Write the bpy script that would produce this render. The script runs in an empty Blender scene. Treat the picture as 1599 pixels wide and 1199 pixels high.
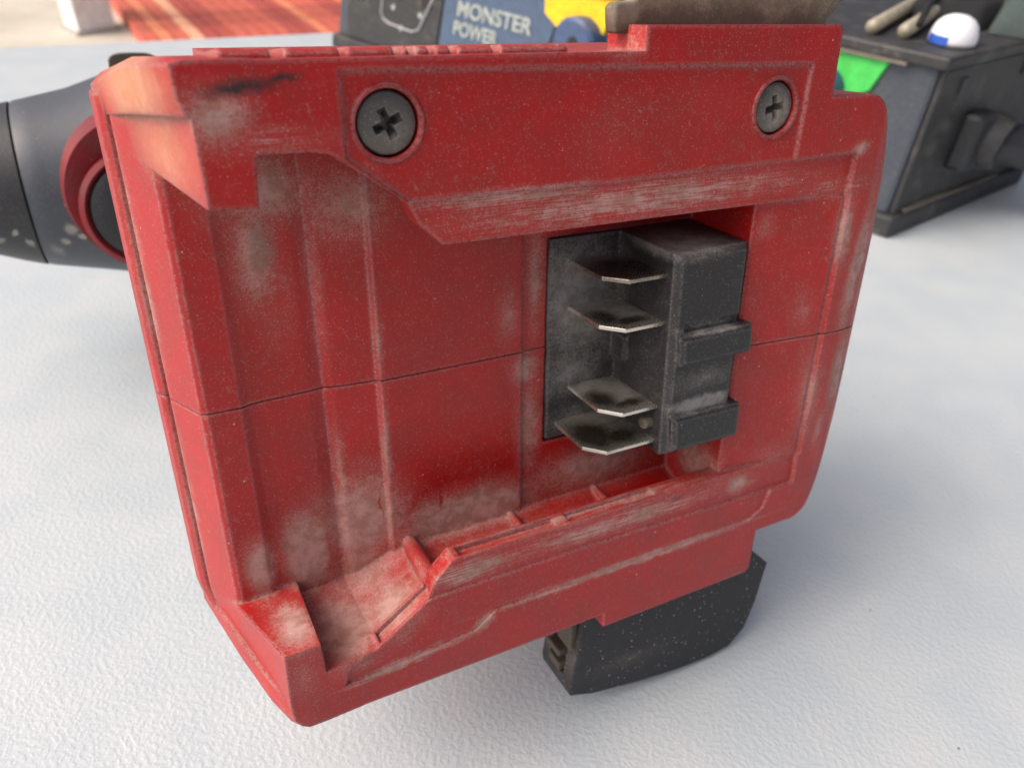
import bpy, bmesh, math, random
import numpy as np
from mathutils import Vector, Matrix, Euler

# ------------------------------------------------------------------ frames
# photograph-derived camera: focal length in pixels of the 1599 px wide picture, and the pose of the tool's
# battery foot (axes u = right along the rails, v = across the rails, w = out of the foot) in camera space
FPX, CX, CY = 1193.2, 799.5, 599.5
UA = np.array([0.89055, -0.19528, 0.41116])
VA = np.array([-0.00474, 0.89927, 0.43737])
NA = np.array([-0.45516, -0.39145, 0.79992])
P0 = 125 * np.array([(760 - CX) / FPX, (560 - CY) / FPX, 1.0])
K = 0.00076                                     # one tracing unit in metres
down = np.array([-0.05, 0.79, 0.61]); down /= np.linalg.norm(down)
Zw = -down; Yw = np.array([0, 0, 1.0]) - Zw * Zw[2]; Yw /= np.linalg.norm(Yw); Xw = np.cross(Yw, Zw)
MW = np.stack([Xw, Yw, Zw])                     # camera space -> world
CAMH = 0.1360                                   # camera height over the table top
def ray(px, py): return np.array([(px - CX) / FPX, (py - CY) / FPX, 1.0])
def on_z(px, py, z=0.0):                        # point of the level z (metres) that the photograph shows at a pixel
    d = MW @ ray(px, py); t = (z - CAMH) / d[2]
    return Vector(d * t + np.array([0, 0, CAMH]))
def at_depth(px, py, z): return Vector(MW @ (ray(px, py) * z) + np.array([0, 0, CAMH]))

# ------------------------------------------------------------------ camera, world, light
sc = bpy.context.scene
col = sc.collection
cam = bpy.data.cameras.new('camera'); cam_o = bpy.data.objects.new('camera', cam); col.objects.link(cam_o)
cam.sensor_width = 36; cam.lens = 36 * FPX / 1599
cam.clip_start = 0.005; cam.clip_end = 200
cx, cy, cz = MW @ np.array([1, 0, 0]), MW @ np.array([0, -1, 0]), MW @ np.array([0, 0, -1])
cam_o.matrix_world = Matrix(((cx[0], cy[0], cz[0], 0), (cx[1], cy[1], cz[1], 0), (cx[2], cy[2], cz[2], CAMH), (0, 0, 0, 1)))
cam.dof.use_dof = True; cam.dof.focus_distance = 0.100; cam.dof.aperture_fstop = 32
sc.camera = cam_o
SUN_EL, SUN_AZ = math.radians(46), math.radians(-108)     # azimuth from +Y (away from the camera): left, a little in front
world = bpy.data.worlds.new('World'); sc.world = world; world.use_nodes = True
wn = world.node_tree.nodes; bg = wn['Background']
sky = wn.new('ShaderNodeTexSky'); sky.sky_type = 'NISHITA'; sky.sun_disc = False
sky.sun_elevation = SUN_EL; sky.sun_rotation = SUN_AZ
sky.air_density = 0.3; sky.dust_density = 8.0; sky.ozone_density = 0.2
world.node_tree.links.new(sky.outputs[0], bg.inputs[0]); bg.inputs[1].default_value = 0.15
sun = bpy.data.lights.new('sun', 'SUN'); sun.energy = 0.5; sun.angle = math.radians(100); sun.color = (1, 0.97, 0.93)
sun_o = bpy.data.objects.new('sun', sun); col.objects.link(sun_o)
sd = Vector((math.sin(SUN_AZ) * math.cos(SUN_EL), math.cos(SUN_AZ) * math.cos(SUN_EL), math.sin(SUN_EL)))
sun_o.rotation_euler = sd.to_track_quat('Z', 'Y').to_euler(); sun_o.location = sd * 3
vs = sc.view_settings; vs.view_transform = 'Standard'; vs.look = 'None'; vs.gamma = 1; vs.exposure = 0.5
try: vs.use_curve_mapping = False
except Exception: pass
sc.cycles.adaptive_threshold = 0.03; sc.cycles.max_bounces = 4; sc.cycles.diffuse_bounces = 3; sc.cycles.glossy_bounces = 2; sc.cycles.use_denoising = True

# ------------------------------------------------------------------ node helpers
class NT:
    def __init__(s, name):
        s.m = bpy.data.materials.new(name); s.m.use_nodes = True; s.t = s.m.node_tree; s.n = s.t.nodes
        s.b = s.n['Principled BSDF']
    def new(s, typ, ins={}, **kw):
        nd = s.n.new(typ)
        for k, v in kw.items(): setattr(nd, k, v)
        for k, v in ins.items(): s.set(nd.inputs[k], v)
        return nd
    def set(s, sock, v):
        if isinstance(v, bpy.types.NodeSocket): s.t.links.new(v, sock)
        else: sock.default_value = v
    def math(s, op, a, b=0.0, clamp=False):
        nd = s.new('ShaderNodeMath', {0: a, 1: b}, operation=op, use_clamp=clamp); return nd.outputs[0]
    def mix(s, f, a, b):
        nd = s.n.new('ShaderNodeMix'); nd.data_type = 'RGBA'
        s.set(nd.inputs[0], f); s.set(nd.inputs[6], a); s.set(nd.inputs[7], b); return nd.outputs[2]
    def ramp(s, v, p0, p1):
        nd = s.new('ShaderNodeMapRange', {0: v, 1: p0, 2: p1, 3: 0.0, 4: 1.0}); nd.interpolation_type = 'SMOOTHSTEP'; return nd.outputs[0]
    def noise(s, vec, scale, detail=4, rough=0.6, dist=0.0):
        return s.new('ShaderNodeTexNoise', {'Vector': vec, 'Scale': scale, 'Detail': detail, 'Roughness': rough, 'Distortion': dist}).outputs[0]
    def coords(s, unit):
        tc = s.new('ShaderNodeTexCoord')
        return s.new('ShaderNodeVectorMath', {0: tc.outputs['Object'], 3: 1.0 / unit}, operation='SCALE').outputs[0]
def c4(r, g, b): return (r, g, b, 1)
def srgb(r, g, b):
    f = lambda c: (c / 255 / 12.92) if c / 255 <= 0.04045 else ((c / 255 + 0.055) / 1.055) ** 2.4
    return (f(r), f(g), f(b), 1)

def specks(T, vec, scale, thr, seed=(0, 0, 0)):
    mp = T.new('ShaderNodeVectorMath', {0: vec, 1: seed}, operation='ADD').outputs[0]
    v = T.new('ShaderNodeTexVoronoi', {'Vector': mp, 'Scale': scale, 'Randomness': 1.0})
    d = v.outputs['Distance']
    keep = T.new('ShaderNodeSeparateColor', {0: v.outputs['Color']})
    size = T.math('MULTIPLY', keep.outputs[1], thr)
    hit = T.math('LESS_THAN', d, size)
    return hit, keep.outputs[0]

def dusty(name, base, rough, dust, patches, marks=(), base_dust=0.12, speck=0.6, streak=True, bevel=1.0, edge=0.85,
          metallic=0.0, unit=K, edge_col=None, spec=0.5, grain_amt=0.6, speck_big=False, dots=0.12, scratch=0.0, crevice=0.0):
    """dirty moulded plastic: patches = list of (u, v, w, ru, rv, rw, angle, strength) in the foot's own units"""
    T = NT(name); P = T.coords(unit)
    wob = T.new('ShaderNodeTexNoise', {'Vector': P, 'Scale': 0.35, 'Detail': 3.0, 'Roughness': 0.65})
    off = T.new('ShaderNodeVectorMath', {0: wob.outputs['Color'], 1: (0.5, 0.5, 0.5)}, operation='SUBTRACT').outputs[0]
    Pw = T.new('ShaderNodeVectorMath', {0: T.new('ShaderNodeVectorMath', {0: off, 3: 2.4}, operation='SCALE').outputs[0], 1: P}, operation='ADD').outputs[0]
    def region(plist):
        acc = None
        for (u, v, w, ru, rv, rw, ang, st) in plist:
            mp = T.n.new('ShaderNodeMapping'); mp.vector_type = 'TEXTURE'
            T.set(mp.inputs[0], Pw); mp.inputs[1].default_value = (u, -v, w)
            mp.inputs[2].default_value = (0, 0, math.radians(ang)); mp.inputs[3].default_value = (ru, rv, rw)
            g = T.new('ShaderNodeTexGradient', {0: mp.outputs[0]}, gradient_type='SPHERICAL').outputs[1]
            g = T.math('MULTIPLY', g, st * 1.42)
            acc = g if acc is None else T.math('MAXIMUM', acc, g)
        return acc
    rub = [p for p in patches if abs(p[2]) < 5 and p[4] < 5 and p[3] > 10] if streak else []
    reg = region([p for p in patches if p not in rub]) if len(patches) > len(rub) else 0.0
    fine = T.noise(P, 1.7, 2, 0.75)
    grain = T.noise(P, 3.8, 0, 0.6)
    big = T.noise(P, 0.10, 2, 0.6)
    if rub:                                     # rails: scuffed along the sliding direction
        sv = T.new('ShaderNodeMapping', {0: P, 3: (0.12, 2.6, 1.0)}).outputs[0]
        stn = T.noise(sv, 1.0, 1, 0.7)
        reg = T.math('MAXIMUM', reg, T.math('MULTIPLY', region(rub), T.math('ADD', T.math('MULTIPLY', T.ramp(stn, 0.3, 0.7), 0.8), 0.55)))
    soft = T.math('ADD', T.math('MULTIPLY', T.ramp(big, 0.38, 0.75), base_dust), reg)
    brk = T.math('SUBTRACT', T.math('ADD', T.math('MULTIPLY', fine, 0.62), T.math('MULTIPLY', grain, 0.38)), 0.5)
    crisp = T.ramp(T.math('ADD', soft, T.math('MULTIPLY', brk, 1.9)), 0.22, 0.85)      # ragged, grainy edge of the film
    d = T.math('ADD', T.math('MULTIPLY', crisp, T.math('ADD', T.math('MULTIPLY', soft, 0.62), 0.04)), T.math('MULTIPLY', soft, 0.22))
    if dots:                                    # single grains of dust, thicker where the film is thicker
        hd, kd = specks(T, P, 2.4, 0.42, (3, 9, 2))
        d = T.math('MAXIMUM', d, T.math('MULTIPLY', hd, T.math('ADD', T.math('MULTIPLY', soft, 0.7), dots)))
    if scratch:                                 # fine scuffs in two directions, in patches
        for k_, (an_, sc_) in enumerate(((0.35, 0.13), (-0.9, 0.16), (1.9, 0.12))):
            mp_ = T.n.new('ShaderNodeMapping'); mp_.vector_type = 'TEXTURE'; T.set(mp_.inputs[0], Pw)
            mp_.inputs[1].default_value = (k_ * 31.0, 7.0, 0); mp_.inputs[2].default_value = (0, 0, an_); mp_.inputs[3].default_value = (2.4, sc_, 1.5)
            ln = T.ramp(T.noise(mp_.outputs[0], 1.0, 0, 0.5), 0.66, 0.78)
            d = T.math('ADD', d, T.math('MULTIPLY', ln, T.math('MULTIPLY', T.ramp(wob.outputs[k_ % 2 and 0], 0.5, 0.66), scratch)))
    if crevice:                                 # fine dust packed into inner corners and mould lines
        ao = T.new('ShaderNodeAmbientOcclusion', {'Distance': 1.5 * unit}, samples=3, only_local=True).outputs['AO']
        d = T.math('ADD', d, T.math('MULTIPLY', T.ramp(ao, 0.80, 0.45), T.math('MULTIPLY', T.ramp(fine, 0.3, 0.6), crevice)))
    d = T.math('MINIMUM', d, 0.74)
    vcol = T.mix(T.ramp(big, 0.3, 0.7), base, tuple(c * 0.82 for c in base[:3]) + (1,))
    dcol = T.mix(T.ramp(wob.outputs[0], 0.35, 0.65), dust, (dust[0] * 0.66, dust[1] * 0.62, dust[2] * 0.55, 1))
    colr = T.mix(d, vcol, dcol)
    if marks:
        for mcol, plist, strength in marks:
            r = T.math('MULTIPLY', region(plist), T.math('ADD', T.math('MULTIPLY', fine, 0.8), 0.5), clamp=True)
            colr = T.mix(T.math('MULTIPLY', r, strength, clamp=True), colr, mcol)
    bev = None
    if bevel:
        bev = T.new('ShaderNodeBevel', {0: bevel * unit}, samples=2)
        geo = T.new('ShaderNodeNewGeometry')
        dt = T.new('ShaderNodeVectorMath', {0: bev.outputs[0], 1: geo.outputs['Normal']}, operation='DOT_PRODUCT').outputs['Value']
        wear = T.math('MULTIPLY', T.ramp(dt, 0.992, 0.84), T.ramp(fine, 0.30, 0.60))
        colr = T.mix(T.math('MULTIPLY', wear, edge), colr, edge_col or tuple(min(1, c * 0.45 + 0.32) for c in base[:3]) + (1,))
    if speck:
        h1, k1 = specks(T, P, 0.42, 0.085)
        h2, k2 = specks(T, P, 1.05 if speck_big else 1.5, 0.22 if speck_big else 0.17, (7, 3, 1))
        sp = T.math('MAXIMUM', T.math('MULTIPLY', h1, T.math('GREATER_THAN', k1, 0.5)), T.math('MULTIPLY', T.math('MULTIPLY', h2, T.math('GREATER_THAN', k2, 0.35 if speck_big else 0.5)), 0.75 if speck_big else 0.55))
        colr = T.mix(T.math('MULTIPLY', sp, speck), colr, c4(0.62, 0.55, 0.5))
    T.set(T.b.inputs['Base Color'], colr)
    T.set(T.b.inputs['Roughness'], T.math('ADD', T.math('MULTIPLY', d, 0.5), T.math('ADD', T.math('MULTIPLY', grain, 0.16), rough - 0.08), clamp=True))
    T.b.inputs['Metallic'].default_value = metallic
    T.b.inputs['Specular IOR Level'].default_value = spec
    hgt = T.math('ADD', T.math('MULTIPLY', grain, 0.35), T.math('ADD', T.math('MULTIPLY', T.math('MULTIPLY', fine, d), 1.4), T.math('MULTIPLY', wob.outputs[0], 0.5)))
    bp = T.new('ShaderNodeBump', {'Strength': 0.30, 'Distance': 0.10 * unit, 'Height': hgt})
    if bev: T.set(bp.inputs['Normal'], bev.outputs[0])
    T.set(T.b.inputs['Normal'], bp.outputs[0])
    return T.m

def simple(name, base, rough=0.5, metallic=0.0, var=0.12, scale=300.0, bump=0.1, dirt=None, spec=0.5):
    T = NT(name); P = T.new('ShaderNodeTexCoord').outputs['Object']
    n = T.noise(P, scale, 4, 0.6)
    cr = T.mix(T.ramp(n, 0.3, 0.7), tuple(c * (1 - var) for c in base[:3]) + (1,), tuple(min(1, c * (1 + var)) for c in base[:3]) + (1,))
    if dirt:
        cr = T.mix(T.math('MULTIPLY', T.ramp(T.noise(P, scale * 0.25, 5, 0.7), 0.48, 0.72), dirt[1]), cr, dirt[0])
    T.set(T.b.inputs['Base Color'], cr)
    T.set(T.b.inputs['Roughness'], T.math('ADD', T.math('MULTIPLY', n, 0.2), rough - 0.1, clamp=True))
    T.b.inputs['Metallic'].default_value = metallic; T.b.inputs['Specular IOR Level'].default_value = spec
    if bump:
        T.set(T.b.inputs['Normal'], T.new('ShaderNodeBump', {'Strength': bump, 'Distance': 0.0003, 'Height': T.noise(P, scale * 3, 3)}).outputs[0])
    return T.m

# ------------------------------------------------------------------ mesh helpers
def link(name, me, mat=None, parent=None):
    o = bpy.data.objects.new(name, me); col.objects.link(o)
    if mat: o.data.materials.clear(); o.data.materials.append(mat)
    if parent: o.parent = parent
    return o
def tag(o, label=None, cat=None, group=None, kind=None):
    for k, v in (('label', label), ('category', cat), ('group', group), ('kind', kind)):
        if v: o[k] = v
    return o
class MB:
    """collects closed solids; coordinates are (x, y, z) in units of `unit` metres"""
    def __init__(s, unit=1.0): s.v, s.f, s.u = [], [], unit
    def add(s, vs, fs):
        b = len(s.v); s.v += [tuple(c * s.u for c in p) for p in vs]; s.f += [tuple(b + i for i in f) for f in fs]
        return s
    def loft(s, rings):
        n = len(rings[0]); vs = [p for r in rings for p in r]; fs = []
        for k in range(len(rings) - 1):
            for i in range(n):
                j = (i + 1) % n; fs.append((k * n + i, k * n + j, (k + 1) * n + j, (k + 1) * n + i))
        fs.append(tuple(range(n))[::-1]); fs.append(tuple((len(rings) - 1) * n + i for i in range(n)))
        return s.add(vs, fs)
    def box(s, a, b):
        (x0, y0, z0), (x1, y1, z1) = a, b
        return s.loft([[(x0, y0, z), (x1, y0, z), (x1, y1, z), (x0, y1, z)] for z in (z0, z1)])
    def tube(s, pts, rad, n=16):
        rings = []
        pts = [Vector(p) for p in pts]
        rr = rad if isinstance(rad, (list, tuple)) else [rad] * len(pts)
        up = None
        for i, p in enumerate(pts):
            t = (pts[min(i + 1, len(pts) - 1)] - pts[max(i - 1, 0)]).normalized()
            if up is None: up = Vector((0, 0, 1)) if abs(t.z) < 0.9 else Vector((1, 0, 0))
            x = t.cross(up).normalized(); y = x.cross(t).normalized(); up = y
            rings.append([tuple(p + (x * math.cos(a) + y * math.sin(a)) * rr[i]) for a in [2 * math.pi * k / n for k in range(n)]])
        return s.loft(rings)
    def mesh(s, name='m'):
        me = bpy.data.meshes.new(name); me.from_pydata(s.v, [], s.f)
        bm = bmesh.new(); bm.from_mesh(me); bmesh.ops.recalc_face_normals(bm, faces=bm.faces); bm.to_mesh(me); bm.free()
        return me
    def build(s, name, mat, parent=None, bevel=0, smooth=False, seg=2):
        o = link(name, s.mesh(name), mat, parent)
        if smooth:
            for p in o.data.polygons: p.use_smooth = True
        if bevel:
            md = o.modifiers.new('bevel', 'BEVEL'); md.width = bevel * s.u; md.segments = seg; md.limit_method = 'ANGLE'; md.angle_limit = math.radians(35)
        return o
def boolean(me, others, op):
    """exact boolean of a mesh with a list of meshes, evaluated once"""
    base = bpy.data.objects.new('tmp', me); col.objects.link(base); tmp = [base]
    for m in others:
        c = bpy.data.objects.new('tmpc', m); col.objects.link(c); tmp.append(c)
        md = base.modifiers.new('b', 'BOOLEAN'); md.object = c; md.operation = op; md.solver = 'EXACT'
    bpy.context.view_layer.update()
    dg = bpy.context.evaluated_depsgraph_get()
    out = bpy.data.meshes.new_from_object(base.evaluated_get(dg))
    for o in tmp: bpy.data.objects.remove(o)
    return out

# ------------------------------------------------------------------ materials
RED = srgb(166, 17, 17); DUST = c4(0.50, 0.36, 0.32)
up_patches = [
    (30, -33, 0, 55, 4.2, 4, 1, 0.75), (6, -35.6, 0, 26, 2.2, 4, 0, 0.75), (46, -33.5, 0, 24, 3.6, 4, 0, 0.55),
    (-31, -26, -20, 6, 15, 5, 0, 0.75), (-29, -36, -20, 14, 9, 6, 0, 0.75), (-22, -20, -20, 2.5, 22, 4, 0, 0.55), (-16, -32, -20, 12, 10, 5, 0, 0.6),
    (-12, -8, -20, 1.4, 12, 3, 0, 0.45), (-29, -14, -20, 5, 9, 3, 0, 0.45), (-27, -20, -20, 3, 14, 3, 0, 0.5), (14, -8, -20, 4, 8, 3, 0, 0.5), (20, -15, -20, 3, 22, 4, 0, 0.55),
    (79, -22, 0, 4, 12, 3, 4, 0.7), (85, -14, 0, 4, 22, 3, -4, 0.75), (74, -31, 0, 12, 3.4, 3, 0, 0.5), (60, -25, 0, 4, 5, 4, 0, 0.7), (72, -6, 0, 5, 8, 3, 10, 0.4),
    (-36, -49, 0, 7, 6, 4, 0, 0.65), (-30, -46, 0, 12, 3, 3, 0, 0.35), (-44, -52, -16, 8, 8, 22, 0, 0.8), (-42, -43, -12, 5, 10, 20, 0, 0.45), (-47.5, -22, -30, 2, 36, 3, 0, 0.6),
    (79, -37.8, 0, 4, 2, 3, 0, 0.7), (22, -44, 0, 9, 8, 3, 30, 0.14), (40, -48, 0, 9, 7, 3, 0, 0.10), (0, -56, -6, 60, 1.6, 5, 0, 0.5), (24, -57, -4, 6, 5, 8, 0, 0.7)]
lo_patches = [
    (-3, 33, 0, 16, 4.0, 4, 0, 0.8), (30, 33, 0, 42, 3.6, 4, 0, 0.75), (62, 33, 0, 7, 4, 3, 0, 0.85), (20, 29.5, -3, 60, 2.6, 4, 0, 0.55),
    (-18, 30, -20, 16, 16, 6, 0, 0.85), (-29, 34, -20, 8, 14, 6, 0, 1.1), (-27, 43, -14, 8, 5, 9, 0, 1.0), (-16, 39, -10, 10, 6, 9, 30, 0.8), (-21, 22, -20, 2.0, 20, 4, 0, 0.7), (-12, 14, -20, 1.5, 20, 3, 0, 0.55), (-38, 34, -20, 5, 10, 8, 0, 0.9),
    (5, 34, -20, 28, 9, 6, 0, 0.85), (18, 4, -20, 5, 6, 4, 0, 0.75), (19, 18, -20, 5, 20, 4, 0, 0.6), (35, 32, -20, 26, 9, 6, 0, 0.7), (56, 30, -10, 5, 10, 14, 0, 0.7), (-25, 45, -12, 12, 6, 12, 0, 0.85),
    (-16, 41, -3, 9, 4, 6, 40, 0.6), (-35.5, 38.5, -8, 6, 4, 15, 0, 0.75), (-27, 45, -9, 9, 5, 14, 0, 1.0), (-17, 41.5, -10, 11, 6, 10, 35, 0.9), (10, 39.5, -12, 40, 3, 10, 0, 0.6), (-36, 44, 0, 5, 9, 10, 0, 0.35), (78, 14, 0, 6, 18, 3, 8, 0.55), (86, 10, 0, 4, 16, 3, 0, 0.75), (83, 24, 0, 3, 10, 3, 0, 0.5), (68, 28, 0, 14, 5, 3, 0, 0.4),
    (34, 44.0, 0, 48, 1.5, 2, 0, 0.9), (-16, 48.8, 0, 18, 1.5, 2, 5, 0.9), (-1, 46, 0, 4, 2.2, 2, 40, 0.8), (-37, 55, -3, 6, 4, 5, 0, 0.5), (-47.5, 22, -30, 2, 30, 3, 0, 0.6), (-20, 40, -18, 14, 9, 8, 30, 0.8)]
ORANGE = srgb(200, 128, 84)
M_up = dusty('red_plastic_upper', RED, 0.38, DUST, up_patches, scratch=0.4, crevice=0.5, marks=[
    (c4(0.02, 0.016, 0.016), [(-32.5, -52.6, 0, 6.5, 1.5, 2, 5, 1.0), (-28, -53.4, 0, 3.5, 0.9, 2, 8, 1.0)], 0.95),
    (c4(0.10, 0.09, 0.06), [(-29.5, -27, -20, 3.2, 6, 3, 0, 0.9)], 0.75),
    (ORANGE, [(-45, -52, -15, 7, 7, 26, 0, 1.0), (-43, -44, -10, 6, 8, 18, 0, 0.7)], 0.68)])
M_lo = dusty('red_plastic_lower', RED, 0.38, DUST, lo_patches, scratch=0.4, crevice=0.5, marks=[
    (c4(0.05, 0.01, 0.01), [(45, 31.5, 0, 5, 0.8, 2, 4, 1.0)], 0.8),
    (c4(0.30, 0.012, 0.01), [(-13.9, 27.5, -20, 0.4, 4, 2, 3, 1.0), (-1.5, 29, -20, 0.4, 4, 2, 3, 1.0)], 1.0)])
M_collar = dusty('red_plastic_collar', srgb(128, 24, 32), 0.38, c4(0.3, 0.2, 0.18), [], base_dust=0.3, bevel=0)
M_term = dusty('black_terminal_plastic', srgb(30, 31, 34), 0.45, c4(0.33, 0.32, 0.31), [
    (30, -10, -20, 16, 22, 8, 0, 0.8), (29, 6, -20, 14, 12, 6, 0, 0.6), (44, -22, -8, 14, 3, 14, 0, 0.8), (30, 18, -20, 12, 8, 8, 0, 0.5), (39, 0, -8, 3, 24, 10, 0, 0.22),
    (48, -7, 0, 12, 1.6, 4, 0, 1.0), (48, 9.5, -1, 12, 2.4, 4, 0, 1.1), (48, 4, -1, 12, 4, 4, 0, 0.45), (48, 22, -8, 10, 3, 9, 0, 0.5)], base_dust=0.12, speck=0.5, streak=False, bevel=1.1, edge=0.6, edge_col=c4(0.3, 0.29, 0.28))
M_rub = dusty('black_rubber', srgb(40, 42, 46), 0.62, c4(0.24, 0.22, 0.2), [(40, 80, -6, 20, 4, 10, 0, 0.35), (23, 70, -12, 4, 14, 12, 0, 0.9)], base_dust=0.15, speck=0.9, speck_big=True, streak=False, bevel=0.9, edge=0.3)
M_pad = dusty('dusty_brown_rubber', srgb(86, 78, 66), 0.6, c4(0.30, 0.25, 0.19), [(40, -63, -6, 60, 4, 12, 0, 0.5), (27, -61, -5, 4, 3, 8, 0, 0.9)], base_dust=0.5, speck=0.25, streak=False, bevel=0.9, edge=0.3)
M_blade = dusty('tinned_blade_metal', c4(0.70, 0.66, 0.58), 0.22, c4(0.60, 0.59, 0.57), [
    (32, -17.4, -16, 9, 3, 5, 0, 0.5), (35, -7.9, -13, 6, 3, 9, 0, 1.2), (31, -7.9, -18, 9, 3, 5, 0, 1.2), (35, 10, -13, 6, 3, 9, 0, 1.2), (31, 10, -18, 9, 3, 5, 0, 1.2), (33, 17.8, -17, 10, 3, 5, 0, 1.0)],
    marks=[(c4(0.045, 0.035, 0.025), [(33, -17.4, -10, 12, 4, 10, 0, 1.4), (30, -7.9, -11, 4, 4, 5, 0, 1.3), (34, -7.9, -7.5, 5, 4, 2.2, 0, 1.3), (31, 10, -11, 4, 4, 5, 0, 1.3), (35, 10, -7.5, 5, 4, 2.2, 0, 1.3), (29, 17.8, -11, 6, 4, 8, 0, 1.5), (34, 17.8, -8, 7, 4, 4, 0, 1.3)], 0.88)],
    base_dust=0.2, speck=0.1, streak=False, bevel=0.12, edge=0.0, metallic=0.85)
M_screw = dusty('black_oxide_screw', srgb(98, 97, 94), 0.38, c4(0.36, 0.33, 0.30), [(57, -45, 0, 5, 6, 3, 0, 0.8), (-13, -45, 0, 5, 5, 3, 0, 0.5)], base_dust=0.35, speck=0.8, dots=0.4, streak=False, bevel=0.35, edge=0.8, metallic=0.5)
M_gap = simple('socket_black', c4(0.03, 0.026, 0.024), 0.9, scale=900); M_seam = simple('seam_dirt', c4(0.28, 0.13, 0.105), 0.9, scale=900)
M_grey = dusty('grey_gearbox_plastic', srgb(66, 73, 82), 0.42, c4(0.45, 0.44, 0.40), [(-63.5, 1, -170, 2.2, 2.6, 8, 30, 1.3), (-66, 5, -170, 2.0, 1.6, 8, -20, 1.2), (-61, 3.5, -170, 1.2, 2.0, 8, 60, 1.2), (-60, 19, -180, 3.2, 1.2, 14, 20, 1.3), (-63, -7, -170, 0.8, 1.0, 8, 0, 2), (-69, 9, -172, 3, 5, 8, 20, 0.7)], base_dust=0.15, speck=0.4, streak=False, bevel=0, edge=0)
M_nose = dusty('black_nose_plastic', srgb(40, 42, 46), 0.45, c4(0.42, 0.42, 0.40), [(-76, 5, -172, 1.4, 2.6, 8, 30, 1.3), (-79, 1, -172, 2.0, 1.2, 8, 50, 1.2), (-84, 4, -176, 2, 1.4, 8, 20, 1.0)], base_dust=0.12, speck=0.4, streak=False, bevel=0, edge=0)

# ------------------------------------------------------------------ table and ground
T = NT('white_moulded_table'); P = T.new('ShaderNodeTexCoord').outputs['Object']
peb = T.noise(P, 960, 1.5, 0.5); peb2 = T.noise(P, 1900, 1, 0.5); wav = T.noise(P, 45, 1)
h1, k1 = specks(T, P, 160, 0.05)
dk = T.math('MULTIPLY', h1, T.math('GREATER_THAN', k1, 0.86))
tc = T.mix(T.ramp(wav, 0.3, 0.7), c4(0.46, 0.52, 0.55), c4(0.505, 0.555, 0.575))
tc = T.mix(T.math('MULTIPLY', T.ramp(T.noise(P, 90, 3, 0.7), 0.55, 0.8), 0.25), tc, c4(0.60, 0.58, 0.54))
tc = T.mix(T.math('MULTIPLY', dk, 0.8), tc, c4(0.08, 0.06, 0.05))
T.set(T.b.inputs['Base Color'], tc); T.set(T.b.inputs['Roughness'], T.math('ADD', T.math('MULTIPLY', peb, 0.2), 0.28))
hh = T.math('ADD', T.ramp(peb, 0.38, 0.66), T.math('ADD', T.math('MULTIPLY', peb2, 0.35), T.math('MULTIPLY', wav, 1.0)))
T.set(T.b.inputs['Normal'], T.new('ShaderNodeBump', {'Strength': 0.30, 'Distance': 0.0002, 'Height': hh}).outputs[0])
M_table = T.m
ea, eb = on_z(0, 72), on_z(520, 48); ed = (eb - ea).normalized(); en = Vector((-ed.y, ed.x, 0))
tm = MB()
c0 = ea - ed * 0.75; c1 = ea + ed * 1.10
tq = [c0, c1, c1 - en * 0.76, c0 - en * 0.76]
tm.loft([[tuple(Vector((p.x, p.y, z))) for p in tq] for z in (-0.045, 0.0)])
table = tm.build('table', M_table, bevel=0.006, seg=3)
tag(table, 'white moulded plastic table top with fine pebbled texture under the tool', 'table')

T = NT('pale_concrete'); P = T.new('ShaderNodeTexCoord').outputs['Object']
T.set(T.b.inputs['Base Color'], T.mix(T.ramp(T.noise(P, 3, 6, 0.6), 0.3, 0.7), c4(0.46, 0.43, 0.35), c4(0.56, 0.53, 0.45)))
T.b.inputs['Roughness'].default_value = 0.9
T.set(T.b.inputs['Normal'], T.new('ShaderNodeBump', {'Strength': 0.3, 'Distance': 0.01, 'Height': T.noise(P, 40, 5)}).outputs[0])
GZ = -0.74
gm = MB(); gm.loft([[(-40, -40, z), (40, -40, z), (40, 60, z), (-40, 60, z)] for z in (GZ - 0.2, GZ)])
tag(gm.build('ground', T.m), 'pale beige concrete ground beyond the table', kind='structure')

# red stained deck boards beyond the table
vp = MW @ ray(-130, -372); bd = Vector((vp[0], vp[1], 0)).normalized(); bn = Vector((bd.y, -bd.x, 0))
b0 = on_z(205, 40, GZ + 0.05)
M_boards = [simple('red_board_%s' % n, c, 0.7, scale=14, var=0.25, bump=0.2) for n, c in
            (('plain', srgb(196, 98, 78)), ('orange', srgb(216, 130, 94)), ('dark', srgb(172, 78, 66)), ('pale', srgb(228, 164, 130)))]
deck = bpy.data.objects.new('deck', None); col.objects.link(deck); deck.location = (b0.x, b0.y, GZ)
tag(deck, 'red stained deck of long boards beyond the table', kind='structure')
random.seed(4)
bw = 0.056
board_me = {}
for i, mat in enumerate(M_boards):
    mb = MB(); mb.box((-2.2, 0.004, 0.0), (5.0, bw - 0.004, 0.05)); board_me[i] = mb.mesh('plank'); board_me[i].materials.append(mat)
seq = [random.choice((0, 0, 1, 2, 2, 3)) for _ in range(60)]
ang = math.atan2(bd.y, bd.x)
for i, k in enumerate(seq):
    o = bpy.data.objects.new('plank', board_me[k]); col.objects.link(o); o.parent = deck
    o.rotation_euler = (0, 0, ang); p = bn * (i * bw + bw); o.location = (p.x, p.y, random.uniform(0, 0.006))

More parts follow.
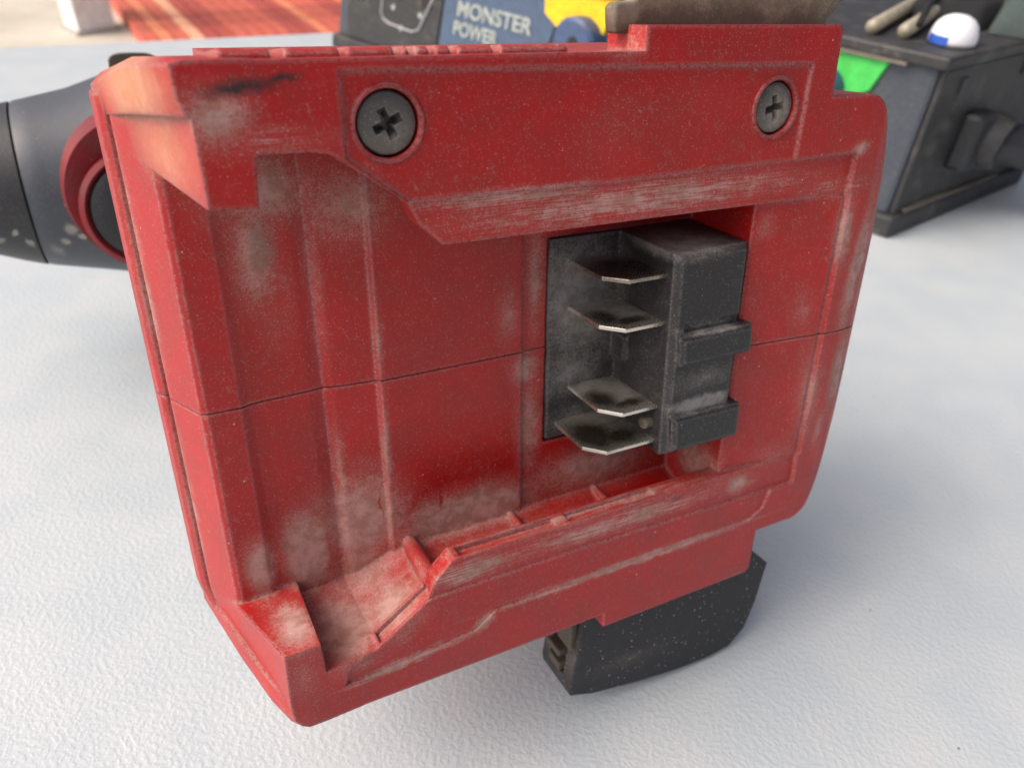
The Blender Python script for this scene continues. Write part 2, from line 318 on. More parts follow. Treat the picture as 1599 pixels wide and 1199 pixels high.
# white post
pz = on_z(142, 46, GZ)
pm = MB(0.001); pm.loft([[(-s_, -s_, z), (s_, -s_, z), (s_, s_, z), (-s_, s_, z)] for s_, z in ((74, 0), (76, 20), (78, 300), (80, 2600))])
post = bpy.data.objects.new('post', None); col.objects.link(post); post.location = (pz.x, pz.y, GZ); post.rotation_euler = (0, 0, ang + 0.25)
M_wpost = simple('white_post_paint', c4(0.8, 0.8, 0.78), 0.5, scale=20)
pm.build('shaft', M_wpost, post, bevel=6)
pb = MB(0.001); pb.loft([[(-s_, -s_, z), (s_, -s_, z), (s_, s_, z), (-s_, s_, z)] for s_, z in ((90, -1), (90, 14))]); pb.build('base_plate', simple('grey_base', c4(0.4, 0.39, 0.36), 0.7, scale=20), post, bevel=3)
tag(post, 'white square post standing on the concrete beside the red deck', 'post')

# ------------------------------------------------------------------ the cordless tool
root = bpy.data.objects.new('cordless_drill', None); col.objects.link(root)
org = MW @ P0 * K; org[2] += CAMH
def wdir(a): return MW @ a
ux, vx, wx = wdir(UA), wdir(-VA), wdir(-NA)
org = org + wdir(VA) * 10 * K
root.matrix_world = Matrix(((ux[0], vx[0], wx[0], org[0]), (ux[1], vx[1], wx[1], org[1]), (ux[2], vx[2], wx[2], org[2]), (0, 0, 0, 1)))
tag(root, 'dusty red cordless drill lying on its side, open battery foot facing the camera', 'power tool')

def prism(poly, w0, w1, s, poly1=None):        # outline in (u, q), q = distance from the parting line, extruded in w
    m = MB(K); a = [(u, -s * q, w0) for u, q in poly]; b = [(u, -s * q, w1) for u, q in (poly1 or poly)]
    m.loft([a, b]); return m.mesh()
def lofted(secs, s):
    m = MB(K); m.loft([[(u, -s * q, w) for u, q in poly] for w, poly in secs]); return m.mesh()
def extr_q(prof, q0, q1, s):                   # profile in (u, w) extruded across the rails
    m = MB(K); m.loft([[(u, -s * q, w) for u, w in prof] for q in (q0, q1)]); return m.mesh()
def cyl_w(u, v, r, w0, w1, n=40, r1=None):
    m = MB(K); m.loft([[(u + rr * math.cos(2 * math.pi * k / n), -v + rr * math.sin(2 * math.pi * k / n), w) for k in range(n)] for w, rr in ((w0, r), (w1, r1 or r))]); return m.mesh()

SCREWS = [(-14.1, -47.3), (56.1, -46.2)]
def shell(s):
    G = 0.11
    floor = extr_q([(-43.4, -20.9), (-42.4, -20.3), (-37, -20.2), (-35.2, -20.9), (-33, -21.2), (-25, -21.5), (-22.4, -22.0), (-20.8, -21.3), (-18, -20.9), (-12.9, -20.5), (-12.2, -19.8),
                    (17.1, -19.8), (17.1, -20.4), (60, -20.4), (60, -42), (-46.5, -42), (-49.2, -37), (-49.4, -34), (-48.9, -32.2), (-47.9, -31.1), (-46.9, -31.2), (-46.7, -30.3), (-47.3, -29.6), (-46.9, -28.6)], G, 50 if s < 0 else 42, s)
    back = prism([(-33, 55.4), (-33, 46.2), (-21.5, 46), (-9.5, 39.6), (82, 39.6), (82, 47.3), (68.6, 47.4), (68.6, 55.4)], -42, -4.7, s)
    blk = prism([(68.6, 52), (68.6, 59.1), (27.5, 59.1), (27.5, 52)], -11, -4.5, s)
    front = prism([(-33.6, 55.6), (-33.6, 44.55), (-25, 44.4), (-22.4, 43.9), (-11.8, 36.4), (-10.2, 33.0), (-6.6, 29.5), (79.4, 29.5), (80.5, 43.4), (79.5, 47.5), (68.9, 47.6), (68.7, 58.3), (67.8, 59.3), (27.3, 59.3), (27.3, 55.7)], -5, 0, s)
    post_ = lofted([(0.0, [(-38.9, 50), (-38.6, 38.1), (-32.4, 37.8), (-31.9, 46), (-31.9, 50)]), (-24, [(-45.2, 50), (-44.8, 41.2), (-32.0, 40.4), (-31.5, 46), (-31.5, 50)]), (-36, [(-48.4, 50), (-48.2, 42), (-32, 42), (-31.6, 46), (-31.6, 50)])], s)
    if s > 0:
        cap = lofted([(0.05, [(-26, 55.65), (-33.0, 56.0), (-36.2, 56.0), (-37.5, 55.1), (-38.4, 53.6), (-38.8, 51.4), (-38.7, 49.4), (-26, 49.4)]),
                      (-2.2, [(-26, 55.7), (-34.6, 56.6), (-37.6, 56.5), (-39.0, 55.4), (-39.7, 53.6), (-39.8, 51.4), (-39.6, 49.3), (-26, 49.3)]),
                      (-7, [(-26, 55.5), (-36.8, 56.3), (-39.6, 56.0), (-41.0, 54.8), (-41.6, 53), (-41.5, 51), (-41.2, 49), (-26, 49)]),
                      (-18, [(-30.5, 54.8), (-40.6, 54.9), (-42.8, 54.4), (-44.2, 53.2), (-44.7, 51.4), (-44.6, 49.6), (-44.4, 48), (-30.5, 48)]),
                      (-36, [(-30.5, 52), (-45.4, 51.8), (-47.2, 51.4), (-48.4, 50.4), (-48.9, 49.2), (-48.8, 48.0), (-48.7, 46.4), (-30.5, 46)])], s)
    else:
        cap = lofted([(0.05, [(-38.8, 55.7), (-40.4, 55.3), (-40.2, 52), (-39.4, 49.4), (-31, 49.4), (-31, 55.7)]), (-3, [(-40.2, 56.0), (-41.9, 55.4), (-41.6, 52), (-41.0, 49.3), (-30.5, 49), (-30.5, 55.7)]),
                      (-18, [(-43.2, 55.4), (-45.2, 54.3), (-45.2, 51), (-44.9, 48.2), (-30.5, 48), (-30.5, 55.4)]), (-36, [(-47.2, 52.5), (-49.0, 50.8), (-48.9, 48.5), (-48.7, 46.4), (-30.5, 46), (-30.5, 53)])], s)
    endp = extr_q([(57.0, -42), (57.0, -2.9), (58, -2.5), (77.2, -0.5), (78.0, -0.9), (78.9, -0.05), (84, -0.05), (87, -0.5), (89, -1.3), (93, -4), (93, -42)], G, 48, s)
    outl = prism([(56, -1), (89.8, -1), (89.7, 12), (88.9, 22), (87.8, 30), (86.4, 38), (85.6, 41.2), (84.6, 43.8), (83.2, 45.9), (81.6, 47.1), (79.6, 47.7), (56, 47.7)], -41, 4, s)
    endp = boolean(endp, [outl], 'INTERSECT')
    parts = []
    if s > 0:      # the rim turns in towards the front at this corner
        rp = [(-46.5, -42), (-49.2, -37), (-49.4, -34), (-48.9, -32.2), (-47.9, -31.1), (-46.9, -31.2), (-46.7, -30.3), (-47.3, -29.6), (-46.9, -28.6), (-43.4, -20.9), (-36, -21), (-36, -42)]
        m = MB(K); m.loft([[((u + du) if u < -40 else max(u, u + du), -q, w + dw if w > -40 else w) for u, w in rp] for q, du, dw in ((41.9, 0, 0), (44, 0.3, 0.3), (46.5, 0.9, 1.4), (49.5, 2.2, 4.2), (52, 3.6, 8.0), (54, 5.0, 12.2), (55.6, 6.8, 17), (56.6, 9.0, 20.0))])
        parts.append(m.mesh())
        parts.append(extr_q([(-37, -20.25), (-35.2, -20.95), (-33, -21.25), (-25, -21.55), (-22.4, -22.05), (-20.8, -21.35), (-18, -20.95), (-12.9, -20.55), (-12.2, -19.85), (17.1, -19.85), (17.1, -20.45), (59, -20.45), (59, -41.5), (-37, -41.5)], 41.5, 50, s))
    parts += [back, blk, front, post_, cap, endp]
    if s > 0:      # small ribs standing in the undercut behind the rail
        for (u, q, r) in ((-8.8, 37.6, 1.6), (14.5, 38.2, 0.9), (36.5, 38.2, 0.8)):
            wt = -6.2 if r > 1 else -7.4; parts.append(cyl_w(u, s * q, r, -21.5, wt, 18)); parts.append(extr_q([(u - r, -21.5), (u + r, -21.5), (u + r, wt - .5), (u - r, wt - .5)], q, q + 3, s))
    fp = [(0, -23), (-3.2, -22.2), (-2.4, -21.0), (-1.5, -19.4), (-0.8, -17.6), (-0.3, -15.2), (0.5, -13)]
    def fillet(a, b):
        n_ = Vector((b[1] - a[1], a[0] - b[0])).normalized(); n_ = n_ if n_.y > 0 else -n_
        m = MB(K); m.loft([[(p[0] + n_.x * o_, -s * (p[1] + n_.y * o_), w) for o_, w in fp] for p in (a, b)]); return m.mesh()
    parts += [fillet((-33.5, 46.15), (-20.8, 45.95)), fillet((-22.6, 46.5), (-9.0, 39.3)), fillet((-10.5, 39.75), (57.5, 39.7))]
    sh = boolean(floor, parts, 'UNION')
    cuts = []
    pit = MB(K); pit.box((22.6, -22.4, -33), (56.95, 22.4, -12)); cuts.append(pit.mesh())
    cuts.append(prism([(-14, 36.6), (20, 36.4), (78.4, 37.3), (78.2, 29.1), (57.2, 29.1), (57.2, 20), (-14, 20)], -0.95, 3, s))           # rail lip set back
    if s < 0:
        cuts.append(prism([(-20.4, 54.2), (62.9, 53.2), (62.4, 35), (-9, 35), (-12.2, 36.8), (-20.5, 43.2)], -0.55, 3, s))
        for u, v in SCREWS:
            cuts.append(cyl_w(u, v, 4.55, -4.0, 2)); 
    else:
        cuts.append(prism([(-29, 49.4), (-16, 48.9), (-2.9, 47.5), (1.4, 44.3), (66, 43.9), (70, 41.5), (72, 36), (-11.6, 36), (-22.4, 43.4), (-28, 46)], -0.5, 3, s))
        cuts.append(prism([(-5.2, 28), (15.6, 28), (15.6, 30.5), (-5.2, 30.5)], -4.3, -1.6, s))
        cuts.append(prism([(18.4, 28), (39.5, 28), (39.5, 30.2), (18.4, 30.2)], -4.3, -1.6, s))
        cuts.append(prism([(-22.4, 42.2), (-12.0, 34.6), (-10.9, 36.6), (-21.2, 44.2)], -4.3, -1.3, s))
        cuts.append(prism([(24.8, 60.7), (27.0, 60.7), (27.0, 55), (24.8, 55)], -50, -45, s))
    return boolean(sh, cuts, 'DIFFERENCE')
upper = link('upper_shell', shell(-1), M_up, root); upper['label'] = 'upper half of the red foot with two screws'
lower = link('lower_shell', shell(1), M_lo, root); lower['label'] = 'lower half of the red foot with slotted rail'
gk = MB(K); prof = [(-48.6, -36), (-46.2, -30), (-43.2, -21.4), (-35, -21.4), (-22, -22.7), (-12, -20.6), (16, -20.3), (22, -20.9), (22, -33.4), (57.6, -33.4), (57.6, -3.4), (77.5, -1.3), (84, -0.6), (87, -1.0), (88.9, -2.2), (88.6, -40), (-46, -40)]
gk.loft([[(u, y, w) for u, w in prof] for y in (-0.2, 0.2)]); gk.build('seam_filler', M_seam, root)

# grip ribs on the outer top side
for (a, b) in ((-34.6, -27.8), (-26.4, -18.9), (-18.2, -11.4), (-10.6, -9.4), (-8.6, -6.4), (-5.8, -3.2), (-2.4, 3.4), (4.2, 15.8)):
    m = MB(K); m.loft([[(a, 55.2, w), (b, 55.2, w), (b - 0.3, y1, w), (a + 0.3, y1, w)] for w, y1 in ((-14, 56.1), (-4.5, 56.75), (-3.6, 56.2))])
    m.build('grip_rib', M_up, root, bevel=0.2)

# screws
for (u, v) in SCREWS:
    n = 48
    prof = [(0.0, -3.4), (4.2, -3.4), (4.3, -1.4), (4.05, -0.95), (3.2, -0.72), (1.8, -0.62)]
    m = MB(K); m.loft([[(r * math.cos(2 * math.pi * k / n), r * math.sin(2 * math.pi * k / n), w) for k in range(n)] for r, w in prof[1:]])
    cs = []
    for an in ((0.42, 0.42 + math.pi / 2) if u < 0 else (0.2, 0.2 + math.pi / 2)):
        c = MB(K); L_ = 2.5; wd = 0.74; ca, sa = math.cos(an), math.sin(an)
        def rt(x, y, z): return (x * ca - y * sa, x * sa + y * ca, z)
        c.loft([[rt(-L_ * .45, -wd * .5, -2.9), rt(L_ * .45, -wd * .5, -2.9), rt(L_ * .45, wd * .5, -2.9), rt(-L_ * .45, wd * .5, -2.9)], [rt(-L_, -wd, 0), rt(L_, -wd, 0), rt(L_, wd, 0), rt(-L_, wd, 0)]]); cs.append(c.mesh())
    me = boolean(m.mesh(), cs, 'DIFFERENCE')
    me.transform(Matrix.Translation((u * K, -v * K, 0)))
    link('screw', me, M_screw, root)
    rg = MB(K); vs_, fs_ = [], []
    for k in range(n):
        a = 2 * math.pi * k / n
        for r, w in ((4.5, -0.6), (4.7, -0.22), (5.15, -0.22), (5.4, -0.6)):
            vs_.append((u + r * math.cos(a), -v + r * math.sin(a), w))
    for k in range(n):
        j = (k + 1) % n
        for q in range(4): fs_.append((4 * k + q, 4 * j + q, 4 * j + (q + 1) % 4, 4 * k + (q + 1) % 4))
    rg.add(vs_, fs_); rg.build('screw_collar', M_up, root, smooth=True)

# terminal block
def quad(pts, w): return [(u, -v, w) for u, v in pts]
tb = MB(K)
tb.box((22.9, -21.2, -30), (44, 22.2, -19.6))
plate = tb.mesh()
tb = MB(K); tb.loft([quad([(38.6, -22.6), (56.2, -22.8), (56.4, 21.0), (39.4, 20.6)], -30), quad([(38.6, -22.0), (55.4, -22.2), (56.0, 20.6), (39.6, 20.2)], -2.2), quad([(39.6, -21.0), (54.4, -21.2), (55.0, 19.6), (40.6, 19.3)], -0.8)]); body = tb.mesh()
ribs = []
tb = MB(K); tb.loft([quad([(38.0, -1.5), (42, -1.5), (42, 4.5), (38.0, 4.5)], -30), quad([(38.2, -1.2), (42, -1.2), (42, 4.2), (38.2, 4.2)], -15)]); ribs.append(tb.mesh())
for (pts, w1) in (([(39.9, -6.2), (57.6, -6.2), (58.2, -0.2), (40.5, -0.2)], 0.8), ([(40.1, 10.9), (57.4, 11.3), (57.8, 18.9), (40.7, 18.6)], 0.8)):
    tb = MB(K); ins = [(pts[0][0] + .7, pts[0][1] + .7), (pts[1][0] - .7, pts[1][1] + .7), (pts[2][0] - .7, pts[2][1] - .7), (pts[3][0] + .7, pts[3][1] - .7)]
    tb.loft([quad(pts, -4.5), quad(pts, w1 - .7), quad(ins, w1)]); ribs.append(tb.mesh())
tb = MB(K); tb.loft([quad([(36, -24.5), (44, -24.5), (40.2, -16), (36, -16)], w) for w in (-19.4, 4)])
cut1 = MB(K); cut1.loft([quad([(41.5, -8.4), (60, -8.4), (60, -6.4), (41.5, -6.4)], w) for w in (-2.0, 4)])
me = boolean(boolean(plate, [body] + ribs, 'UNION'), [cut1.mesh()], 'DIFFERENCE')
term = link('terminal_block', me, M_term, root); term['label'] = 'dusty black terminal block holding four metal blades'
for (v, ul, wf) in ((-17.4, 27.0, -4.5), (-7.9, 27.0, -4.5), (10.0, 27.8, -4.5), (17.8, 24.6, -4.5)):
    m = MB(K); th = 0.42
    out = [(ul + 0.2, -21), (ul, wf - 3.4), (ul + 3.4, wf + 0.5), (40.6, wf + 0.5), (40.6, -21)]
    m.loft([[(u, -v + y, w) for u, w in out] for y in (-th, th)])
    m.build('blade', M_blade, term, bevel=0.12)
m = MB(K); n = 20
m.loft([[(38.0 + x, -14.2 + r * math.cos(2 * math.pi * k / n), -6 + r * math.sin(2 * math.pi * k / n)) for k in range(n)] for x, r in ((2.5, 1.3), (-0.2, 1.3), (-0.6, 0.9))]); m.build('vent_boss', M_pad, term)

# rubber bumpers on both sides of the foot
lp = [(26.0, 58), (25.6, 64), (25.0, 70), (24.2, 76), (23.3, 82.2), (23.6, 84.2), (30, 86.6), (44, 89.4), (56, 91.0), (66, 91.4), (73, 90.6), (77.6, 86.0), (80.0, 78), (81.8, 66.0), (75.6, 60.5), (73, 58)]
m = MB(K); m.loft([[(u, -q, w) for u, q in lp] for w in (-19, -6)]); bl = m.mesh()
c = MB(K); c.box((18, -80.6, -16), (25.2, -71.5, -9.5)); c2 = MB(K); c2.box((20, -69, -30), (25.0, -55, -14))
low_b = link('bumper', boolean(bl, [c.mesh(), c2.mesh()], 'DIFFERENCE'), M_rub, root); low_b['label'] = 'black speckled rubber bumper below the foot'
m = MB(K); m.box((22.6, -79.5, -15), (27, -77.4, -10)); m.box((22.4, -75.2, -15.5), (27, -73.4, -10)); m.box((23.6, -71.3, -13), (25.6, -62, -7.2)); m.build('latch', M_pad, low_b, bevel=0.4)
upp = [(25.2, 58), (24.9, 59.7), (24.7, 61.8), (25.4, 62.4), (28.4, 62.6), (29.3, 63.6), (29.6, 84), (80, 84), (75.4, 65), (73.3, 62.9), (70.6, 60.0), (70, 58)]
m = MB(K); m.loft([[(u, q, w) for u, q in upp] for w in (-8.4, -5.4)]); ub = m.build('bumper', M_pad, root, bevel=0.8); ub['label'] = 'dusty brown bumper above the foot'

# handle, motor housing, gearbox: the tool goes on behind the foot
m = MB(K)
def oval(u0, u1, h, w, n=20):
    c_ = (u0 + u1) / 2; a_ = (u1 - u0) / 2
    return [(c_ + a_ * math.copysign(abs(math.cos(t)) ** 0.6, math.cos(t)), h * math.copysign(abs(math.sin(t)) ** 0.6, math.sin(t)), w) for t in [2 * math.pi * k / n for k in range(n)]]
m.loft([oval(-44, 80, 46, -40), oval(-38, 74, 42, -50), oval(-14, 54, 26, -70), oval(-6, 50, 22, -100), oval(-4, 52, 22, -140), oval(-10, 56, 25, -165), oval(-14, 60, 27, -190)])
m.build('handle', M_nose, root, smooth=True)
BW = -196                              # level of the barrel's axis
def lathe_u(prof, n=56):
    m_ = MB(K); m_.loft([[(u, -vc + r * math.cos(2 * math.pi * k / n), BW + r * math.sin(2 * math.pi * k / n)) for k in range(n)] for u, r, vc in prof]); return m_
lathe_u([(96, 20, -4), (92, 26, -4), (40, 30, -5), (-10, 33, -7), (-28, 35, -9), (-30, 35, -9)]).build('motor_housing', M_nose, root, smooth=True)
lathe_u([(-28, 36.6, -10), (-33, 36.8, -10), (-38, 35.6, -9.8), (-46, 32.8, -9.2), (-57, 29.6, -8.7), (-68, 27.2, -8.8), (-72.6, 26.2, -8.9), (-73.2, 25.8, -8.9)]).build('gearbox', M_grey, root, smooth=True)
lathe_u([(-73, 25.4, -8.9), (-73.6, 25.2, -8.9), (-73.9, 26.0, -8.9), (-80, 24.4, -9.4), (-90, 21.4, -10.4), (-102, 18, -11.4), (-106, 15.4, -11.6), (-106, 7, -11.6), (-94, 6.5, -11.6)]).build('nose', M_nose, root, smooth=True)
# selector dial on the side facing the foot
dc = (-39.5, -10.0)
def ring(r0, r1, w0, w1, n=56, bulge=1.2, ox=0.0, oy=0.0):
    m_ = MB(K); vs_, fs_ = [], []; pr = [(r0, w0), (r1, w0), (r1 - 0.3, w1 - bulge), (r1 - 2, w1), (r0 + 1.2, w1), (r0, w1 - 1.0)]
    for k in range(n):
        a = 2 * math.pi * k / n
        for r, w in pr: vs_.append((dc[0] + ox + r * math.cos(a), -dc[1] - oy + r * math.sin(a), w))
    L_ = len(pr)
    for k in range(n):
        j = (k + 1) % n
        for q in range(L_): fs_.append((L_ * k + q, L_ * j + q, L_ * j + (q + 1) % L_, L_ * k + (q + 1) % L_))
    return m_.add(vs_, fs_)
dial = ring(12, 25.0, BW + 6, BW + 36.5, bulge=12).build('dial_ring', M_collar, root, smooth=True)
ring(15.6, 18.6, BW + 30, BW + 39.4, bulge=1, ox=-2.0, oy=4.5).build('dial_lip', M_collar, dial, smooth=True)
n = 40
m = MB(K); m.loft([[(dc[0] - 2.0 + r * math.cos(2 * math.pi * k / n), -dc[1] - 4.5 + r * math.sin(2 * math.pi * k / n), w) for k in range(n)] for r, w in ((15.8, BW + 18), (15.8, BW + 37), (15.0, BW + 39.4), (12, BW + 40.4), (3, BW + 40.8))])
m.build('dial_button', M_nose, dial, smooth=True)
m = MB(K); m.loft([oval(-43, -28, 4, -196), oval(-43, -28, 4, -190)]); lv = m.mesh(); lv.transform(Matrix.Translation((0, 44.5 * K, 0))); link('lever', lv, M_pad, root)

# ------------------------------------------------------------------ power strip behind the tool
C0 = on_z(1375, 366); L0 = on_z(527, 74)
ld = (L0 - C0).normalized(); LEN = (L0 - C0).length
strip = bpy.data.objects.new('power_strip', None); col.objects.link(strip)
# local axes: x runs from the cable end to the far end, y = into the strip, z = up
sy = Vector((-ld.y, ld.x, 0)) * -1
strip.matrix_world = Matrix(((ld.x, sy.x, 0, C0.x), (ld.y, sy.y, 0, C0.y), (0, 0, 1, 0), (0, 0, 0, 1)))
tag(strip, 'long black power strip with coloured outlets and a cable at its near end', 'power strip')
M_slate = simple('slate_plastic', srgb(68, 74, 83), 0.45, scale=500, dirt=(c4(0.16, 0.15, 0.13), 0.2))
M_blk = simple('black_plastic', srgb(50, 51, 52), 0.55, scale=400, dirt=(c4(0.2, 0.175, 0.14), 0.35))
M_cable = simple('cable_rubber', srgb(40, 42, 46), 0.34, scale=300)
M_edge = simple('dusty_edge', srgb(108, 102, 92), 0.8, scale=500)
LN = LEN * 1000; W = 105; HT = 70
SH = 16                                         # far end leans back towards the top
def sbox(m_, x0, x1, y0, y1, z0, z1): return m_.loft([[(x0, y0, z0), (x1 - SH * z0 / HT * (x1 > LN - 20), y0, z0), (x1 - SH * z0 / HT * (x1 > LN - 20), y1, z0), (x0, y1, z0)], [(x0, y0, z1), (x1 - SH * z1 / HT * (x1 > LN - 20), y0, z1), (x1 - SH * z1 / HT * (x1 > LN - 20), y1, z1), (x0, y1, z1)]])
sbox(MB(0.001), 0.8, LN, 0, W, 8, HT - 4).build('case', M_slate, strip, bevel=1.5)
sbox(MB(0.001), -4, LN + 2, -3, W + 3, 0.3, 9).build('base', M_blk, strip, bevel=1.2)
sbox(MB(0.001), -3, LN + 1, -3, W + 2, HT - 5, HT).build('lid', M_blk, strip, bevel=1.2)
m = MB(0.001); m.box((-1.6, 1.0, 9), (0.6, W - 1, HT - 5.2)); ep = m.build('end_plate', M_blk, strip, bevel=0.6)
m = MB(0.001); m.box((-5, W - 6, 9), (0.4, W + 1.5, HT - 5.2)); m.build('end_post', M_blk, strip, bevel=0.6)
for y, z in ((14, 52), (62, 56)):
    m = MB(0.001); m.box((-2.6, y, z), (-1.0, y + 3, z + 9)); m.build('clip', M_nose, ep, bevel=0.4)
m = MB(0.001); m.box((-3.4, 6, 9.2), (-1.0, 80, 10.6)); m.build('dust_ledge', M_edge, strip)
m = MB(0.001); m.box((11, -3.8, HT - 5.6), (LN - 24, -0.2, HT - 4.4)); m.build('trim', M_edge, strip)
# strain relief and cable
m = MB(0.001); m.box((-9, 27, 23), (-1.2, 40, 46)); m.build('strain_relief', M_nose, strip, bevel=2)
m = MB(0.001); m.tube([(-1, 45, 33), (-7, 45, 33), (-13, 46, 32.5)], [11.5, 11.5, 10], 24); m.build('cable_collar', M_blk, strip, smooth=True)
m = MB(0.001); m.tube([(-6, 46, 33), (-14, 52, 32), (-26, 61, 29.5), (-45, 74, 24), (-80, 92, 13), (-130, 118, 8.8)], 8.4, 20); cb = m.build('cable', M_cable, strip, smooth=True)
# coloured outlets on the front
def disc(x, z, r, y0, y1, n=32): 
    m_ = MB(0.001); m_.loft([[(x + q * math.cos(2 * math.pi * k / n), y, z + q * math.sin(2 * math.pi * k / n)) for k in range(n)] for q, y in ((r, y0), (r, y1 + 1.6), (r * 0.86, y1))]); return m_
M_yel = simple('yellow_plastic', srgb(240, 196, 30), 0.45, scale=300); M_grn = simple('green_plastic', srgb(74, 196, 88), 0.45, scale=300)
M_navy = simple('navy_plastic', srgb(66, 84, 118), 0.4, scale=300)
def outlet(x0, x1, z0, z1, mat, xk, zk, rk):
    m_ = MB(0.001); w_ = x1 - x0
    m_.loft([[(x0, y, z1), (x1, y, z1), (x1 - w_ * 0.02, y, z0 + (z1 - z0) * 0.35), (x1 - w_ * 0.28, y, z0), (x0 + w_ * 0.34, y, z0), (x0 + w_ * 0.16, y, z0 + (z1 - z0) * 0.18)] for y in (-1.6, 0.5)])
    o_ = m_.build('outlet_plate', mat, strip, bevel=0.4)
    d_ = disc(xk, zk, rk, 0.3, -9).build('outlet_cover', M_navy, o_, smooth=False)
    disc(xk - 1, zk + 1, rk * 0.28, -8.5, -9.4).build('socket_hole', M_gap, d_)
outlet(18, 44, 50, 64.4, M_grn, 40, 49, 9)
outlet(142, 186, 44, 64.4, M_yel, 160, 42, 12.5)

# printed panel of the far end: lettering reads MONSTER POWER
lab = MB(0.001)
lab.loft([[(264, y, 10), (192, y, 10), (172, y, 64.2), (252, y, 64.2)] for y in (-1.0, 0.4)])
lb = lab.build('name_label', simple('blue_label', srgb(74, 92, 116), 0.45, scale=200), strip); lb['label'] = 'blue label with pale lettering'
M_let = simple('pale_print', c4(0.36, 0.40, 0.37), 0.5, scale=300, bump=0)
def text(s_, x, z, size, mat, parent, offset=0.0, sx=1.0):
    cu = bpy.data.curves.new('lettering', 'FONT'); cu.body = s_; cu.size = size * 0.001; cu.extrude = 0.0002; cu.offset = offset * 0.001
    o_ = bpy.data.objects.new('tmp', cu); col.objects.link(o_); bpy.context.view_layer.update()
    me_ = bpy.data.meshes.new_from_object(o_.evaluated_get(bpy.context.evaluated_depsgraph_get())); bpy.data.objects.remove(o_)
    me_.transform(Matrix(((-sx, -0.18, 0, x * 0.001), (0, 0, -1, -0.0013), (0, 1, 0, z * 0.001), (0, 0, 0, 1))))
    return link('lettering', me_, mat, parent)
text('MONSTER', 247, 39.2, 11.0, M_let, lb, 0.25, 1.06)
text('POWER', 250, 29.2, 10.2, M_let, lb, 0.25, 0.92)
m = MB(0.001); m.loft([[(204, y, 12), (190, y, 12), (186, y, 36), (190, y, 34)] for y in (-1.4, -0.8)]); m.build('print_shape', M_let, lb)
m = MB(0.001); m.loft([[(256, y, 18), (240, y, 18), (240, y, 21), (255, y, 21)] for y in (-1.4, -0.8)]); m.build('print_shape', M_let, lb)
pn = MB(0.001); pn.loft([[(LN - 12, y, 10), (266, y, 10), (254, y, 64.2), (LN - 24, y, 64.2)] for y in (-1.0, 0.4)]); sp_ = pn.build('socket_panel', M_blk, strip)
def bar(pts, r, name, mat, parent):
    m_ = MB(0.001); m_.tube(pts, r, 8); return m_.build(name, mat, parent)
M_line = simple('grey_print', srgb(165, 167, 170), 0.5, scale=200)
bar([(303, -1.4, 56), (310, -1.4, 30), (309, -1.4, 26.4), (304, -1.4, 24.6), (284, -1.4, 23.6), (278, -1.4, 25.5), (264, -1.4, 46), (260, -1.4, 56)], 0.6, 'print_line', M_line, sp_)
for x, z in ((299, 34), (276, 33.6), (293, 23.8)):
    disc(x, z, 1.7, 0.2, -1.8, 16).build('indicator', M_let, sp_)
for x, z in ((294, 46), (271, 43)):
    m = MB(0.001); m.box((x - 4, -1.6, z - 5), (x + 4, 0.2, z + 5)); m.build('socket', M_gap, sp_, bevel=0.4)
# the cable end of the strip is cut at a slant: run its depth along the edge seen on the table
E0 = on_z(1570, 286) - C0; SHY = E0.dot(ld) / E0.dot(sy)
for o in list(strip.children_recursive):
    for v_ in o.data.vertices: v_.co.x += SHY * v_.co.y

# ------------------------------------------------------------------ things lying on the strip
def on_strip(x, y, z): return strip.matrix_world @ Vector(((x + SHY * y) * 0.001, y * 0.001, z * 0.001))
TOPZ = HT + 0.2
M_fab = simple('dark_green_cloth', srgb(66, 78, 76), 0.9, scale=260, bump=0.4); M_fab2 = simple('black_cloth', srgb(22, 24, 26), 0.9, scale=260, bump=0.4)
M_tube = simple('beige_rod_metal', srgb(150, 144, 128), 0.5, metallic=0.2, scale=200)
def laid(name, mb, mat, x, y, label, cat, group=None, smooth=True, bevel=0):
    p = on_strip(x, y, TOPZ)
    o_ = mb.build(name, mat, smooth=smooth, bevel=bevel); o_.matrix_world = Matrix.Translation(p) @ strip.matrix_world.to_3x3().to_4x4()
    return tag(o_, label, cat, group)
def lathe_z(prof, n=36):
    m_ = MB(0.001); m_.loft([[(r * math.cos(2 * math.pi * k / n), r * math.sin(2 * math.pi * k / n), z) for k in range(n)] for r, z in prof]); return m_
def rodm(x1, y1, r):
    m_ = MB(0.001); m_.tube([(0, 0, r), (x1 * 0.5, y1 * 0.5, r), (x1, y1, r)], r, 16); return m_
laid('metal_rod', rodm(11, 112, 2.7), M_tube, 32, 6, 'pale metal rod on the power strip, the one nearer the red foot', 'rod', 'rods on the power strip')
laid('metal_rod', rodm(12, 118, 2.7), M_tube, 22, 10, 'pale metal rod on the power strip, the one nearer the white cap', 'rod', 'rods on the power strip')
m = MB(0.001); m.tube([(0, 0, 6.6), (10, 40, 6.8), (20, 110, 6.8)], 1.2, 12)
laid('cord', m, M_fab2, 16, 6, 'thin black cord lying across the pale metal rods', 'cord')
cap_o = bpy.data.objects.new('plastic_cap', None); col.objects.link(cap_o); cap_o.location = on_strip(9, 19, TOPZ + 0.3)
cap_o.scale = (0.58, 0.58, 0.50)
tag(cap_o, 'white domed plastic cap with blue rim lying on the power strip', 'cap')
lathe_z([(14.4, 0), (14.6, 3), (14.2, 7), (12.6, 12.5), (9.4, 16.6), (5.5, 18.8), (1, 19.6)]).build('dome', simple('white_cap_plastic', c4(0.8, 0.82, 0.86), 0.35, scale=200, var=0.03), cap_o, smooth=True)
m = MB(0.001); n = 24
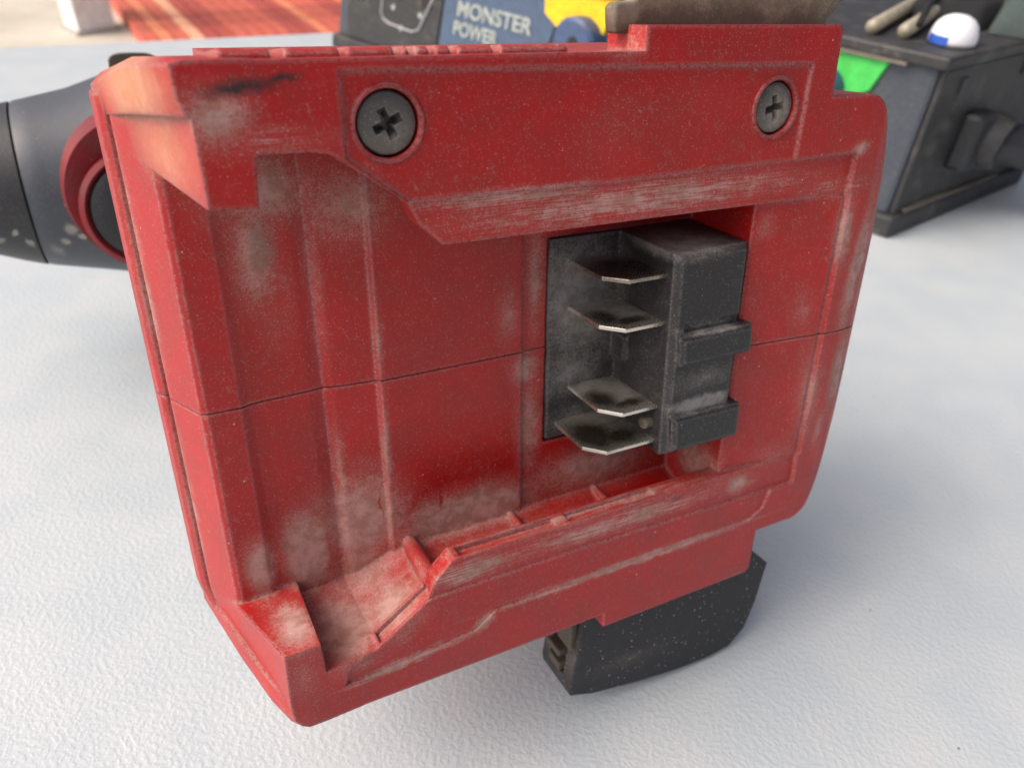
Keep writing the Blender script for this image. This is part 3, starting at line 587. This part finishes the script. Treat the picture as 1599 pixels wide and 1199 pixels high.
m.loft([[(14.8 * math.cos(a) * q, 14.8 * math.sin(a) * q, z) for a in [math.radians(175 + 60 * k / n) for k in range(n + 1)] for q in (1,)] + [(12 * math.cos(a), 12 * math.sin(a), z) for a in [math.radians(235 - 60 * k / n) for k in range(n + 1)]] for z in (0.2, 6.0)])
m.build('rim', simple('blue_rim', srgb(50, 96, 190), 0.4, scale=200), cap_o)
def cloth(name, x, y, sx, sy_, h, rot, mat, label, seed):
    random.seed(seed); m_ = MB(0.001); nx, ny = 26, 18; vs_, fs_ = [], []
    ph = [random.uniform(0, 6.28) for _ in range(6)]
    def hz(i, j):
        a, b = i / nx * 2 - 1, j / ny * 2 - 1
        e = max(0.0, 1 - max(abs(a), abs(b)) ** 6)
        return 0.3 + e * h * (0.72 + 0.16 * math.sin(3.1 * a + ph[0] + b) + 0.12 * math.sin(5.3 * b + ph[1] + 2 * a) + 0.06 * math.sin(9 * a + 4 * b + ph[2]))
    for top_ in (1, 0):
        for j in range(ny + 1):
            for i in range(nx + 1):
                vs_.append(((i / nx - .5) * sx, (j / ny - .5) * sy_, hz(i, j) if top_ else 0.1))
    N = (nx + 1) * (ny + 1)
    for j in range(ny):
        for i in range(nx):
            a = j * (nx + 1) + i; q = (a, a + 1, a + nx + 2, a + nx + 1); fs_.append(q); fs_.append(tuple(N + t for t in q[::-1]))
    for i in range(nx):
        for a, b in ((i, i + 1), (ny * (nx + 1) + i + 1, ny * (nx + 1) + i)): fs_.append((b, a, N + a, N + b))
    for j in range(ny):
        for a, b in (((j + 1) * (nx + 1), j * (nx + 1)), (j * (nx + 1) + nx, (j + 1) * (nx + 1) + nx)): fs_.append((b, a, N + a, N + b))
    m_.add(vs_, fs_); o_ = m_.build(name, mat, smooth=True)
    o_.matrix_world = Matrix.Translation(on_strip(x, y, TOPZ)) @ strip.matrix_world.to_3x3().to_4x4() @ Matrix.Rotation(math.radians(rot), 4, 'Z')
    return tag(o_, label, 'cloth')
cloth('folded_cloth', -2, 92, 60, 74, 26, -12, M_fab, 'dark green folded cloth on the cable end of the power strip', 2)
cloth('folded_cloth', 34, 84, 34, 66, 10, 8, M_fab2, 'black folded cloth beside the white domed cap', 5)

for o in list(col.objects):
    if o.type == 'MESH' and o.name.startswith(('motor', 'gearbox', 'nose', 'dial', 'handle', 'cable', 'bottle_body', 'band', 'leg', 'screw_collar')):
        try: o.data.set_sharp_from_angle(angle=math.radians(40))
        except Exception: pass
